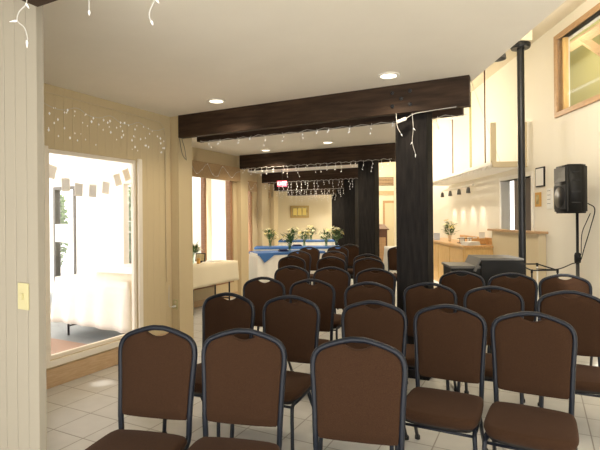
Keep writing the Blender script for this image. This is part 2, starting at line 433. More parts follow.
clab = [None, 'nearest and widest black timber post, chairs standing around it', 'black timber post second from the camera, right of the flower tables',
        'black timber post third from the camera, half hidden by the second', 'black timber post fourth from the camera, beside the flower tables', 'farthest black timber post by the end wall']
for k in range(1, 6):
    p = Vector((.962 + .0257*(4.32+3.38*(k-1)), 4.32+3.38*(k-1), 0))
    # snap to beam line
    dv = BEAMV[k] - p.dot(V); p = p + W*(dv/W.dot(V))
    z1 = CL
    bm = box(-.145,.145,-.124,.124,0,z1,bev=.008)
    o = obj('timber_post', bm, M['blackwood']); o.location = p; o.rotation_euler = (0,0,math.atan2(U.y,U.x))
    tag(o, clab[k], 'post', 'black timber posts')

# ------------------------------------------------------------------ recessed lights, exit sign, dome lamp
def downlight(x, y, label, power):
    t = thing('recessed_light', label, 'ceiling light', (x,y,CL), 0, 'recessed ceiling lights')
    bm = bmesh.new(); lathe(bm, [(.070,0),(.095,0),(.098,-.006),(.090,-.010),(.070,-.010),(.070,0)], 28); obj('ring', bm, M['white'], t, True)
    bm = bmesh.new(); lathe(bm, [(0,-.002),(.070,-.002),(.068,-.006),(0,-.010)], 28); obj('diffuser', bm, emis('lamp_glow', (1,.88,.68), 2.2), t, True)
    l = bpy.data.lights.new('lamp', 'SPOT'); l.energy = power; l.spot_size = R(140); l.spot_blend = .8; l.color = (1,.83,.60); l.shadow_soft_size=.06
    lo = bpy.data.objects.new('downlight_or_fill', l); C.objects.link(lo); lo.location = (x,y,CL-.03); lo.parent = None
    return t
downlight(.76, 3.95, 'lit round recessed light nearest the camera, just before the first beam', 26)
downlight(-.84, 4.75, 'round recessed light left of centre before the first beam', 30)
downlight(-.59, 8.2, 'round recessed light between the first and the second beam', 60)
downlight(.45, 7.4, 'faint round recessed light right of the middle, between first and second beam', 60)
for p in ((-.2,11.3),(.4,14.5),(.5,18.0)):  # added fill spots without fixtures, brightening the far bays and end wall
    l = bpy.data.lights.new('lamp','SPOT'); l.energy=110; l.spot_size=R(150); l.spot_blend=.8; l.color=(1,.86,.66); l.shadow_soft_size=.08
    lo = bpy.data.objects.new('downlight_or_fill', l); C.objects.link(lo); lo.location=(p[0],p[1],CL-.03)
t = thing('exit_sign', 'red and white lit exit sign hanging at the far left beams', 'sign', (-.44, 11.6, 2.27), 0)
obj('housing', box(-.12,.12,0,.05,0,.14,bev=.006), emis('exit_face', (.75,.06,.10), .55), t)
cu = bpy.data.curves.new('exit_text','FONT'); cu.body='EXIT'; cu.size=.115; cu.align_x='CENTER'; cu.align_y='CENTER'; cu.extrude=.002
tmp = bpy.data.objects.new('tmp', cu); C.objects.link(tmp); bpy.context.view_layer.update()
me = bpy.data.meshes.new_from_object(tmp.evaluated_get(bpy.context.evaluated_depsgraph_get())); bpy.data.objects.remove(tmp)
me.materials.clear(); me.materials.append(emis('exit_letters', (1,.75,.75), .6))
o = bpy.data.objects.new('lettering', me); C.objects.link(o); o.parent = t; o.location=(0,-.003,.07); o.rotation_euler=(PI/2,0,0)
bm = bmesh.new(); bx(bm,-.01,.01,.015,.035,.14,CL-2.27); obj('bracket', bm, M['black'], t)

t = thing('dome_lamp', 'grey dome pendant lamp high at the ceiling edge beside the black pole top', 'ceiling light', (2.77,6.5,3.78), 0)
bm = bmesh.new(); lathe(bm, [(.012,.0),(.03,-.005),(.07,-.02),(.105,-.06),(.112,-.12),(.105,-.12),(.098,-.06),(.06,-.028),(0,-.02)], 24); obj('shade', bm, M['grey'], t, True)
bm = bmesh.new(); lathe(bm, [(0,-.03),(.02,-.035),(.03,-.06),(.02,-.085),(0,-.09)], 14); obj('bulb', bm, emis('warm_bulb',(1,.85,.6),.15), t, True)
bm = bmesh.new(); tube(bm, [(0,0,-.01),(0,0,CH-3.78)], .008, 6); obj('stem', bm, M['black'], t, True)

# ------------------------------------------------------------------ chairs
def cushion(outline, th, bulge, rnd, inner=(0,0), steps=5):
    """outline in a plane (a,b); returns rings [(a,b,h)] front half, mirrored back"""
    rings = []
    for i in range(steps+1):
        a = i/steps*PI/2; ins = rnd*(1-math.cos(a)) ; h = th/2*math.sin(a)
        rings.append((ins, h))
    rings += [(rnd*2.4, th/2+bulge*.55), (rnd*4.2, th/2+bulge*.85)]
    return rings
def inset(outline, d):
    n = len(outline); out = []
    for i in range(n):
        a = Vector(outline[i-1]); b = Vector(outline[i]); c = Vector(outline[(i+1)%n])
        t = (c-a); 
        if t.length < 1e-9: out.append(b); continue
        t.normalize(); nrm = Vector((-t.y, t.x)); out.append(b + nrm*d)
    return out
def pad(outline, th, bulge, rnd, both=True, place=None):
    """outline counter-clockwise; place maps (a,b,h) to 3D"""
    bm = bmesh.new(); rings = []; ocx = 0; ocy = (min(p[1] for p in outline)+max(p[1] for p in outline))/2
    front = cushion(outline, th, bulge, rnd)
    seq = [(i, -h) for i, h in front[::-1]] + front[1:] if both else [(front[3][0]*.6, -th/2)] + [(i,h) for i,h in front]
    if not both: seq = [(rnd*.5, -th/2)] + front
    for ins, h in seq:
        k_ = 1-ins/.20; pts = [((p[0]-ocx)*k_+ocx, (p[1]-ocy)*k_+ocy) for p in outline]; rings.append([bm.verts.new(place(p[0], p[1], h)) for p in pts])
    n = len(outline)
    for A, B in zip(rings, rings[1:]):
        for k in range(n): bm.faces.new((A[k], A[(k+1)%n], B[(k+1)%n], B[k]))
    cx, cy = ocx, ocy
    c1 = bm.verts.new(place(cx, cy, th/2+bulge)); 
    for k in range(n): bm.faces.new((rings[-1][k], rings[-1][(k+1)%n], c1))
    c0 = bm.verts.new(place(cx, cy, -th/2-(bulge if both else 0)))
    for k in range(n): bm.faces.new((rings[0][(k+1)%n], rings[0][k], c0))
    return bm
# arch of the back, half profile (x, z) from seat level to crown
HALF = [(.198,.40),(.202,.49),(.207,.60),(.213,.70),(.218,.77),(.217,.815),(.205,.850),(.180,.875),(.140,.893),(.095,.908),(.055,.918),(.028,.923),(0,.923)]
def rec(z): return .10*max(0, z-.46)     # recline
def make_chair(label):
    t = thing('banquet_chair', label, 'chair', group='brown banquet chairs in rows')
    half = smooth_path([(x,0,z) for x,z in HALF], 3); half = [(p.x,p.z) for p in half]
    full = [(-x,z) for x,z in half] + [(x,z) for x,z in half[::-1]][1:]
    # arch frame with the bend into the side rails
    path = [Vector((x, rec(z), z)) for x, z in full]
    pre = [Vector((-.205,-.400,.350)), Vector((-.204,-.30,.347)), Vector((-.202,-.16,.345)), Vector((-.200,-.08,.348)), Vector((-.198,-.030,.360)), Vector((-.197,-.008,.378))]
    post = [Vector((-p.x,p.y,p.z)) for p in pre[::-1]]
    bm = bmesh.new(); tube(bm, pre + path + post, 0.0165, 8, ry=.0145); obj('back_frame', bm, M['frame'], t, True)
    # upholstered back
    o1 = [(x-.010, z) for x, z in half if z > .475 and x > .07]
    o1 = [(x, z-.006) for x, z in o1]
    top = [(.060,.897),(.040,.886),(.015,.879),(0,.878)]
    rightside = [(.182,.453),(.188,.462)] + o1 + top
    left = [(-x,z) for x,z in rightside[::-1]][1:]
    outl = [(0,.448),(.08,.448),(.15,.450)] + rightside + left + [(-.15,.450),(-.08,.448)]
    bmp = pad(outl, .030, .012, .012, True, lambda a,b,h: (a, rec(b)-h, b)); obj('backrest', bmp, M['fabric'], t, True)
    # seat
    so = []
    cs = [(-.20,-.035),(-.12,-.022),(0,-.018),(.12,-.022),(.20,-.035),(.218,-.075),(.224,-.16),(.226,-.28),(.222,-.37),(.200,-.425),(.14,-.452),(0,-.462),(-.14,-.452),(-.200,-.425),(-.222,-.37),(-.226,-.28),(-.224,-.16),(-.218,-.075)]
    so = [(p.x,p.y) for p in smooth_path([(a,b,0) for a,b in cs]+[(cs[0][0],cs[0][1],0)], 2)][:-1][::-1]
    bms = pad(so, .062, .010, .022, False, lambda a,b,h: (a, b, .398+h)); obj('seat', bms, M['fabric'], t, True)
    bm = bmesh.new(); si = inset(so, .012)
    lo = inset(so, .03)
    A = [bm.verts.new((p[0],p[1],.369)) for p in si]; B = [bm.verts.new((p[0],p[1],.345)) for p in lo]; n=len(A)
    for k in range(n): bm.faces.new((A[k],A[(k+1)%n],B[(k+1)%n],B[k]))
    bm.faces.new(A); bm.faces.new(B[::-1]); obj('seat_pan', bm, M['pan'], t)
    for s in (-1,1):
        bm = bmesh.new(); tube(bm, smooth_path([(s*.205,-.395,.350),(s*.207,-.425,.341),(s*.209,-.440,.315),(s*.214,-.452,.2),(s*.218,-.460,.012)],4), .0145, 8, ry=.012)
        f = obj('leg', bm, M['frame'], t, True)
        bm = bmesh.new(); lathe(bm, [(0,0),(.018,0),(.018,.022),(.014,.03),(0,.03)], 10, (s*.218,-.460,0)); obj('foot_cap', bm, M['rubber'], f)
        bm = bmesh.new(); tube(bm, [(s*.202,-.15,.345),(s*.206,-.09,.23),(s*.214,.045,.012)], .0145, 8, ry=.012)
        f = obj('leg', bm, M['frame'], t, True)
        bm = bmesh.new(); lathe(bm, [(0,0),(.018,0),(.018,.022),(.014,.03),(0,.03)], 10, (s*.214,.045,0)); obj('foot_cap', bm, M['rubber'], f)
    bm = bmesh.new(); tube(bm, [(-.2,-.13,.315),(.2,-.13,.315)], .009, 8); obj('crossbar', bm, M['frame'], t, True)
    bm = bmesh.new(); tube(bm, [(-.207,-.415,.325),(.207,-.415,.325)], .009, 8); obj('crossbar', bm, M['frame'], t, True)
    return t
S = .98
CH_POS = [ # x, distance, turn, label
 (-.785,2.49,-13,'brown banquet chair front left, handle slot showing light, nearest the glazed wall'),
 (-.308,2.40,-12,'brown banquet chair second from the left in the front row, left of the largest one'),
 (.262,2.20,-14,'brown banquet chair closest to the camera, the largest, at the bottom centre'),
 (.955,3.03,-27,'brown banquet chair in front with full seat in view, left of the rightmost front one'),
 (1.370,2.77,-29,'brown banquet chair at the bottom right with its seat cut by the picture bottom'),
 (-.543,3.60,-22,'brown banquet chair at the second row left end, behind the front left pair'),
 (-.052,3.45,-22,'brown banquet chair of the second row, behind the gap left of the largest chair'),
 (.490,3.20,-22,'brown banquet chair of the second row, just behind and right of the largest chair'),
 (1.120,4.08,-25,'brown banquet chair standing right before the foot of the nearest black post'),
 (1.575,3.83,-26,'brown banquet chair in the second row right of the post, between two front backs'),
 (2.060,3.56,-26,'brown banquet chair at the right edge of the picture, seat and leg showing'),
 (-.340,4.57,-22,'brown banquet chair third row left end, with a bright handle slot'),
 (.130,4.39,-22,'brown banquet chair of the third row, second from the left in it'),
 (.600,4.15,-22,'brown banquet chair of the third row, left of the nearest black post'),
 (1.700,4.94,-24,'brown banquet chair right beside the nearest post, in front of the black equipment case'),
 (2.150,4.74,-24,'brown banquet chair right in front of the tall black pole'),
 (2.600,4.59,-24,'brown banquet chair below the loudspeaker stand, last of its row'),
 (-.085,5.65,-22,'brown banquet chair of the fourth row, left end'),
 (.390,5.49,-22,'brown banquet chair of the fourth row, the middle one of three'),
 (.840,5.28,-22,'brown banquet chair of the fourth row, left of the nearest post'),
 (-.110,7.15,-22,'small brown banquet chair at the left end of the fifth row'),
 (.450,6.98,-22,'small brown banquet chair in the middle of the fifth row'),
 (.970,6.70,-22,'small brown banquet chair at the right end of the fifth row'),
 (.000,8.30,-22,'small brown banquet chair behind the left end of the fifth row, by the blue runner'),
 (.200,9.45,-22,'far brown banquet chair nearest the blue covered table, left side'),
 (.580,8.20,-22,'small brown banquet chair behind the middle of the fifth row'),
 (.760,9.60,-22,'far brown banquet chair under the right bouquet, left of the dark posts'),
 (1.060,7.42,-22,'small brown banquet chair at the foot of the second black post'),
 (1.090,10.3,-22,'farthest brown banquet chair, before the third and fourth posts'),
 (1.960,9.30,-22,'brown banquet chair between the second and nearest posts, near the wooden podium'),
]
chair0 = make_chair(CH_POS[0][3])
for part_ in chair0.children_recursive:
    for v_ in part_.data.vertices:
        z_ = v_.co.z
        if part_.name.startswith('seat'): v_.co.z = z_*.97 - .034
        elif part_.name.startswith('backrest'): v_.co.z = z_*.97
        else:
            f_ = min(1, max(0, (z_-.36)/.12)); v_.co.z = z_*(.885+(.97-.885)*f_)
        v_.co.x *= .985
for i, (x, d, a, lab) in enumerate(CH_POS):
    if i > 4 and x < .45: x -= .035
    if i == 0: chair0.location = (x*S, d*S, 0); chair0.rotation_euler = (0,0,R(a))
    else: dup(chair0, (x*S, d*S, 0), R(a), lab)

# ------------------------------------------------------------------ tables and cloths
def make_table(label, loc, rz, L, Wd, h=.745, group=None, metal=True):
    t = thing('folding_table', label, 'table', loc, rz, group)
    obj('tabletop', box(-L/2,L/2,-Wd/2,Wd/2,h-.03,h,bev=.004), M['grey'], t)
    for sx in (-1,1):
        for sy in (-1,1):
            bm = bmesh.new(); tube(bm, [(sx*(L/2-.15),sy*(Wd/2-.06),h-.03),(sx*(L/2-.15),sy*(Wd/2-.06),.0)], .014, 8); obj('leg', bm, M['blackm'], t, True)
        bm = bmesh.new(); tube(bm, [(sx*(L/2-.15),-(Wd/2-.06),.12),(sx*(L/2-.15),(Wd/2-.06),.12)], .01, 8); obj('brace', bm, M['blackm'], t, True)
    return t
def cloth_bm(L, Wd, z, drop, amp=.02, pitch=.12, off=.006, scallop=.0, seed=0):
    rnd = random.Random(seed); hl, hw = L/2+off, Wd/2+off; per = []
    def seg(a, b, n):
        for k in range(n): per.append((a[0]+(b[0]-a[0])*k/n, a[1]+(b[1]-a[1])*k/n, (b[1]-a[1], -(b[0]-a[0]))))
    nL = max(8, int(2*hl/pitch*8)); nW = max(8, int(2*hw/pitch*8))
    seg((-hl,-hw),(hl,-hw),nL); seg((hl,-hw),(hl,hw),nW); seg((hl,hw),(-hl,hw),nL); seg((-hl,hw),(-hl,-hw),nW)
    N = len(per); ph = [0.0]
    bm = bmesh.new(); rows = []
    K = 7
    phs = []; s = 0
    for i in range(N):
        s += .78*(1+.25*math.sin(i*.07+seed)); phs.append(s)
    for j in range(K+1):
        f = j/K; row = []
        for i,(x,y,nn) in enumerate(per):
            n = Vector((nn[0],nn[1])).normalized()
            a = amp*f**.7*(.5+.5*math.sin(phs[i])) + .03*f*drop
            corner = max(0, (abs(x)/hl)**12 * (abs(y)/hw)**12); a += corner*.03*f
            row.append(bm.verts.new((x+n.x*a, y+n.y*a, z - drop*f + scallop*f*math.sin(i*.035+seed))))
        rows.append(row)
    for A,B in zip(rows, rows[1:]):
        for i in range(N): bm.faces.new((A[i],A[(i+1)%N],B[(i+1)%N],B[i]))
    bm.faces.new(rows[0]); return bm
def lay_cloth(name, label, cat, loc, rz, L, Wd, z, drop, mat, **k):
    o = obj(name, cloth_bm(L, Wd, z, drop, **k), mat, smooth=True)
    m = o.modifiers.new('s','SOLIDIFY'); m.thickness=.002; m.offset = 1
    o.location = loc; o.rotation_euler = (0,0,rz); tag(o, label, cat); return o
aU = math.atan2(U.y,U.x); aV = math.atan2(V.y,V.x)
# porch table
pt = uv(-4.88, 4.22); 
make_table('folding table under a white cloth outside behind the glass', pt, aU, 1.28, .6)
lay_cloth('tablecloth', 'white cloth to near the ground on the table behind the glass', 'tablecloth', pt, aU, 1.28, .6, .748, .58, M['cloth'], amp=.035, pitch=.3, scallop=.02, seed=2)
# window table
wt = uv(-4.87, 6.10)
make_table('narrow table with thin black legs standing at the second window', wt, aV, 1.25, .42)
lay_cloth('tablecloth', 'short cream cloth on the narrow table at the second window', 'tablecloth', wt, aV, 1.25, .42, .748, .33, M['creamcloth'], amp=.012, pitch=.3, seed=3)
# three tables with blue runners
aT = math.atan2(.35,.94)
def covered(loc, rz, L, Wd, words, seed, corner=None):
    make_table('table hidden under a white cloth, ' + words, loc, rz, L, Wd)
    lay_cloth('tablecloth', 'white pleated cloth to the floor, ' + words, 'tablecloth', loc, rz, L, Wd, .749, .72, M['cloth'], amp=.04, pitch=.16, seed=seed)
    bm = cloth_bm(L-.02, Wd+.01, .757, .045, amp=.004, pitch=.5, off=.012)
    if corner:
        a, b = corner
        hx, hy = -(L/2+.01), -(Wd/2+.035)
        v = [bm.verts.new(p) for p in ((hx-.0,hy-.008,.756),(hx+.02,hy-.012,.73),(hx+.14,hy-.03,.56),(hx+.38,hy-.012,.73),(hx+.40,hy-.008,.756))]
        bm.faces.new(v)
    o = obj('table_runner', bm, M['bluecloth'], smooth=False); m = o.modifiers.new('s','SOLIDIFY'); m.thickness=.002; m.offset=1
    o.location = loc; o.rotation_euler=(0,0,rz); tag(o, 'blue overlay cloth, ' + words, 'tablecloth')
c1 = Vector((-.90,9.6,0)) + Vector((math.cos(aT),math.sin(aT),0))*.78 + Vector((-math.sin(aT),math.cos(aT),0))*.36
covered(c1, aT, 1.5, .66, 'nearest of the flower tables, its corner hanging down', 5, corner=(1,1))
covered(Vector((-.07,11.95,0)), 0, 2.15, .62, 'middle one of the three flower tables', 6)
covered(Vector((.2,15.4,0)), 0, 1.8, .70, 'farthest of the three flower tables', 7)
covered_pt = Vector((2.42,11.55,0))
make_table('table under white cloth right of the podium at the far door', covered_pt, 0, .55, .6)
lay_cloth('tablecloth', 'white cloth on the table right of the wooden podium', 'tablecloth', covered_pt, 0, .55, .6, .749, .6, M['cloth'], amp=.03, seed=8)

# ------------------------------------------------------------------ flowers
def make_bouquet(label, h=.52, spread=.17, seed=1, vase=M['vase'], vh=.17, nf=12, blooms='lily', name='flower_vase', group='lily bouquets in glass vases'):
    r = random.Random(seed); t = thing(name, label, 'flowers', group=group)
    bm = bmesh.new(); lathe(bm, [(0,0),(.032,0),(.036,.02),(.034,vh*.6),(.045,vh),(.041,vh),(.030,vh*.6),(.031,.012),(0,.012)], 16); obj('vase', bm, vase, t, True)
    tips = []
    bm = bmesh.new()
    for i in range(nf+5):
        a = r.random()*2*PI; s = spread*(.25+.75*r.random()); z = h*(.72+.33*r.random())*(1-.35*(s/spread)**2)
        e = Vector((s*math.cos(a), s*math.sin(a), z)); tips.append(e)
        tube(bm, [(0,0,.03),(e.x*.3,e.y*.3,vh),(e.x*.75,e.y*.75,z*.8),e], .0025, 5)
    obj('stems', bm, M['leaf'], t, True)
    bm = bmesh.new()
    for i in range(70):
        a = r.random()*2*PI; s = spread*(.1+.8*r.random()); z0 = vh*.9 + (h-vh)*r.random()*.7; L = .08+.08*r.random()
        p = Vector((s*.6*math.cos(a), s*.6*math.sin(a), z0)); d = Vector((math.cos(a+r.uniform(-.6,.6)), math.sin(a+r.uniform(-.6,.6)), r.uniform(.2,1.3))).normalized()
        n = d.cross(Vector((0,0,1))).normalized()*.018; m1 = p+d*L*.5+Vector((0,0,.008))
        v = [bm.verts.new(q) for q in (p, m1+n, p+d*L, m1-n)]; bm.faces.new(v)
    o = obj('leaves', bm, M['leaf'], t)
    for i, e in enumerate(tips[:nf]):
        bm = bmesh.new(); d = Vector((e.x, e.y, e.z*.6)).normalized(); q = Vector((0,0,1)).rotation_difference(d).to_matrix()
        for k in range(6):
            an = k*PI/3; c, s_ = math.cos(an), math.sin(an); L = .072
            pts = [(0,0,0),(.5*L*c-.012*s_, .5*L*s_+.012*c, .030),(L*c,L*s_,.030),(.5*L*c+.012*s_, .5*L*s_-.012*c,.030),(.5*L*c,.5*L*s_,.022)]
            v = [bm.verts.new(q @ Vector(p_) + e) for p_ in pts]; bm.faces.new((v[0],v[3],v[4])); bm.faces.new((v[0],v[4],v[1])); bm.faces.new((v[1],v[4],v[2])); bm.faces.new((v[4],v[3],v[2]))
        obj('flower', bm, M['yellow'] if (i%4==3) else M['lily'], t)
    return t
def at(px, d): return ((px-300)/467*d, d)
fl = [(289.5,10.2,.757,.46,.21,'lily bouquet in a glass vase on the nearest blue cloth, centre of the group',1),
      (270,11.85,.757,.50,.17,'lily bouquet at the left end of the middle flower table',2),
      (326,11.85,.757,.44,.22,'large lily bouquet in the middle of the flower tables, left of the dark posts',3),
      (304,12.0,.757,.42,.18,'small lily bouquet at the centre of the middle flower table',4),
      (293,15.4,.757,.45,.2,'far lily bouquet on the farthest table, behind the nearest bouquet',5),
      (311,15.4,.757,.47,.24,'far lily bouquet on the farthest table under the gold picture',6),
      (336.5,12.0,.757,.50,.20,'lily bouquet at the right end of the middle flower table, against the dark post',7)]
for px, d, z, h, sp, lab, sd in fl:
    b = make_bouquet(lab, h, sp, sd); x, y = at(px, d); b.location = (x, y, z)
b = make_bouquet('small yellow and white bouquet in a glass vase on the window table', .34, .11, 11, group='window flowers'); b.location = uv(-4.98,5.92,.75)
# napkin stacks
for px, d, w, lab in ((282,15.4,.2,'navy folded napkin pile on the farthest table, left side'),(297,11.95,.25,'navy folded napkin pile beside the small bouquet on the middle table'),(283,10.2,.22,'navy folded napkin pile left of the nearest bouquet')):
    x, y = at(px,d); bm = bmesh.new()
    for k in range(4): bx(bm, -w/2+.01*k, w/2-.012*k, -.09, .09, .012*k, .012*k+.011, bev=.003)
    o = obj('napkin_stack', bm, M['navy']); o.location=(x,y,.758); o.rotation_euler=(0,0,.2); tag(o, lab, 'napkins', 'navy napkin piles')
# picture frame and small cards on the window table
t = thing('picture_frame', 'small dark framed picture standing on the window table beside the flowers', 'picture frame', uv(-5.0,6.15,.75), aU+.2)
obj('frame', box(-.09,.09,-.008,.008,.02,.16,bev=.003,mat=Matrix.Rotation(-.15,4,'X')), M['black'], t)
obj('picture', box(-.072,.072,-.010,-.0085,.036,.144,mat=Matrix.Rotation(-.15,4,'X')), M['canvas'], t)
obj('strut', box(-.01,.01,.01,.06,0,.02), M['black'], t)
t = thing('candle_holder', 'orange glass candle jar between the flowers and the framed picture', 'candle', uv(-4.93,6.02,.75))
bm = bmesh.new(); lathe(bm, [(0,0),(.025,0),(.03,.03),(.03,.09),(.027,.09),(.026,.02),(0,.02)], 14); obj('jar', bm, M['orange'], t, True)
bm = bmesh.new(); lathe(bm, [(0,.02),(.02,.02),(.02,.06),(0,.062)], 12); obj('candle', bm, M['lily'], t, True)
o = obj('guest_book', box(-.12,.12,-.08,.08,0,.022,bev=.003), M['paper']); o.location = uv(-4.96,6.48,.75); o.rotation_euler=(0,0,aV); tag(o,'white flat book lying on the window table right of the framed picture','book')

# ------------------------------------------------------------------ valances with squiggle lights
def valance(p0, a0, a1, label, seed):
    n = Vector((V.y,-V.x,0)); t = thing('window_valance', label, 'valance', wallpt(p0,V,a0,0,2.18), aV, 'tan window valances')
    bm = bmesh.new(); L = a1-a0; N = int(L/.02)
    bx(bm, 0, L, -.10, 0, 0, .26, bev=.01); obj('valance_box', bm, M['valance'], t)
    r = random.Random(seed); bm = bmesh.new()
    pts = [(L*k/14, -.105-.004*(k%2), .13+.09*math.sin(k*1.9+seed)+r.uniform(-.02,.02)) for k in range(15)]
    tube(bm, smooth_path(pts,5), .0035, 5); obj('light_wire', bm, M['wire'], t, True)
    for k in range(12):
        bm = bmesh.new(); p = pts[k+1]; bmesh.ops.create_icosphere(bm, subdivisions=1, radius=.008, matrix=Matrix.Translation((p[0],p[1]-.008,p[2]))); obj('bulb', bm, M['bulb'], t)
    return t
valance(w2a, .12, 2.13, 'tan valance with a white squiggle of lights over the second window', 1)
valance(w3a, .25, 1.80, 'tan valance over the third window along the left side', 2)
valance(w4a, .35, 1.80, 'tan valance over the farthest window along the left side', 3)

# ------------------------------------------------------------------ icicle lights
def icicles(label, p0, d, L, n, seed, droplen=(.06,.22), zsag=.02, bulbr=.0075, wr=.0028, extra=1, base=None):
    """a wire along direction d from p0 with short hanging strands and small bulbs"""
    t = thing('icicle_lights', label, 'string lights', p0, math.atan2(d.y,d.x), 'white icicle light strings')
    r = random.Random(seed); bm = bmesh.new(); N = n*2; w = []
    for k in range(N+1): w.append((L*k/N, r.uniform(-.012,.0), -zsag*(.5-.5*math.cos(k*PI)) + r.uniform(-.006,.006)))
    tube(bm, smooth_path(w,2), wr, 5); obj('wire', bm, M['wire'], t, True)
    bs = []
    for k in range(n):
        x = L*(k+.5+r.uniform(-.3,.3))/n; D = r.uniform(*droplen); bm = bmesh.new()
        pts = [(x,-.006,0)]; m = max(2, int(D/.06)); xx = x
        for j in range(1, m+1):
            xx = x + r.uniform(-.025,.025); pts.append((xx, -.006+r.uniform(-.01,.01), -D*j/m))
            if j < m or True: bs.append(((xx,pts[-1][1],-D*j/m), (r.uniform(-.02,.02), -.01, -.018)))
        tube(bm, pts, wr*.8, 5); obj('strand', bm, M['wire'], t, True)
    for p, q in bs[:100]:
        bm = bmesh.new(); e = (p[0]+q[0], p[1]+q[1], p[2]+q[2]); tube(bm, [p, ((p[0]+e[0])/2,(p[1]+e[1])/2,(p[2]+e[2])/2), e], [bulbr*.6, bulbr, bulbr*.3], 6); obj('bulb', bm, M['bulb'], t)
    return t
def beam_lights(k, label, n, seed, dl=(.05,.2), side=-.235, br=.008, wr=.003, a0=None, a1=None, z=CL-.255):
    v = BEAMV[k]+side; lo = pierU[k]+.1 if a0 is None else a0; hi = u_edge(BEAMV[k])-.05 if a1 is None else a1
    return icicles(label, uv(lo, v, z), U, hi-lo, n, seed, dl, bulbr=br, wr=wr)
# first beam: strung between its two timbers on the underside
beam_lights(1, 'white icicle lights hanging under the nearest full beam', 15, 3, (.03,.12), side=.10, z=CL-.262)
beam_lights(2, 'white icicle lights hanging under the second beam', 22, 4, (.05,.22), br=.008, wr=.0032)
beam_lights(3, 'white icicle lights along the third beam near the exit sign', 22, 5, (.08,.30), br=.010, wr=.0038)
beam_lights(4, 'dense white icicle lights on the fourth beam', 24, 6, (.10,.36), br=.012, wr=.0045)
beam_lights(5, 'white icicle lights on the farthest beam before the end wall', 22, 9, (.1,.3), br=.013, wr=.005)
# loose ends of the string under the beam overhead
def strand(label, pts, bulbs):
    t = thing('light_strand', label, 'string lights', pts[0], 0, 'loose strands from the beam overhead')
    P = [Vector(p)-Vector(pts[0]) for p in pts]; bm = bmesh.new(); tube(bm, smooth_path(P,5), .0022, 6); obj('wire', bm, M['wire'], t, True)
    for i, dx, dz in bulbs:
        p = P[i]; e = p + Vector((dx,0,dz)); bm = bmesh.new(); tube(bm, [p, p*.7+e*.3, e], [.0035,.0045,.001], 8); obj('bulb', bm, M['bulb'], t, True)
def P3(px, py, d): return ((px-300)/467*d, d, HC+(218.5+(-.0098)*(px-300)-py)/467*d)
D0 = 1.92
strand('loose white strand with three bulbs in the top left corner', [P3(29,-8,D0),P3(28,4,D0),P3(21,12,D0),P3(19,21,D0),P3(26,28,D0),P3(29,38,D0),P3(28.5,41,D0)], [(1,.012,-.02),(3,-.032,-.004),(6,0,-.03)])
strand('loose white strand with one bulb hanging at the top, left one', [P3(92,-12,1.7),P3(91,2,1.7),P3(91,11,1.7)], [(2,0,-.018)])
strand('loose white strand with bulbs hanging at the top, right one', [P3(152,-10,1.6),P3(157,-2,1.6),P3(152,10,1.6),P3(151,17,1.6),P3(153,21,1.6)], [(1,.014,-.02),(4,.006,-.016)])
# connector and long loose strand where the string turns at the nearest post
t = thing('light_connector', 'white plug connector of the light string at the nearest post top', 'connector', (.92,4.205,2.345), 0)
bm = bmesh.new(); bx(bm, -.045,.045,-.015,.015,-.014,.014, bev=.004, mat=Matrix.Rotation(.35,4,'Y').inverted()); obj('body', bm, M['wire'], t)
bm = bmesh.new(); tube(bm, smooth_path([(.04,-.02,.015),(.10,-.06,.045),(.20,-.11,.055),(.30,-.165,.06),(.42,-.225,.065)]), .003, 6); obj('lead', bm, M['wire'], t, True)
strand('white strand with bulbs hanging in front of the nearest post', [P3(413,113,4.16),P3(414,128,4.16),P3(413,142,4.16),P3(416,154,4.16)], [(1,.02,-.02),(2,-.016,-.02),(3,0,-.03)])
strand('short white strand hanging at the left corner of the nearest post top', [P3(397,113,4.18),P3(398,126,4.18),P3(402,134,4.18)], [(2,.01,-.02)])
# curtain of crystal drops on the wall of the first bay
t = thing('crystal_light_curtain', 'curtain of small clear crystal lights hung on the cream wall above the big window', 'string lights', wallpt(w1a,V,1.02,.03,2.50), aV)
bm = bmesh.new(); Lc = 1.52; rr = random.Random(21)
pts = [(Lc*k/12, 0, -.04*math.sin(k*PI/3)**2+(.0 if k%3 else .015)) for k in range(13)]
tube(bm, smooth_path(pts,4), .0022, 5); obj('wire', bm, M['wire'], t, True)
for k in range(70):
    x = rr.random()*Lc; z = -.02-.28*rr.random()**1.3; s = rr.uniform(.005,.012); bm = bmesh.new()
    tube(bm, [(0,0,s*1.2),(0,0,0),(0,0,-s*1.4)], [.001, s*.8, .001], 6); o = obj('crystal', bm, M['bulb'], t); o.location = (x,0,z)
# hooks and hanging cords at the pier
bm = bmesh.new(); q = uv(-3.70,4.18,2.41)
tube(bm, smooth_path([q+Vector((.02,.01,.02)), q+Vector((.02,-.02,-.02)), q+Vector((.05,-.03,-.18)), q+Vector((.09,-.04,-.25))]), .004, 6)
tube(bm, smooth_path([q+Vector((.04,.0,.02)), q+Vector((.05,-.02,-.03)), q+Vector((.08,-.04,-.12)), q+Vector((.10,-.04,-.26))]), .004, 6)
tag(obj('lead', bm, M['grey'], smooth=True), 'grey leads hanging below the left end of the nearest full beam', 'cable')

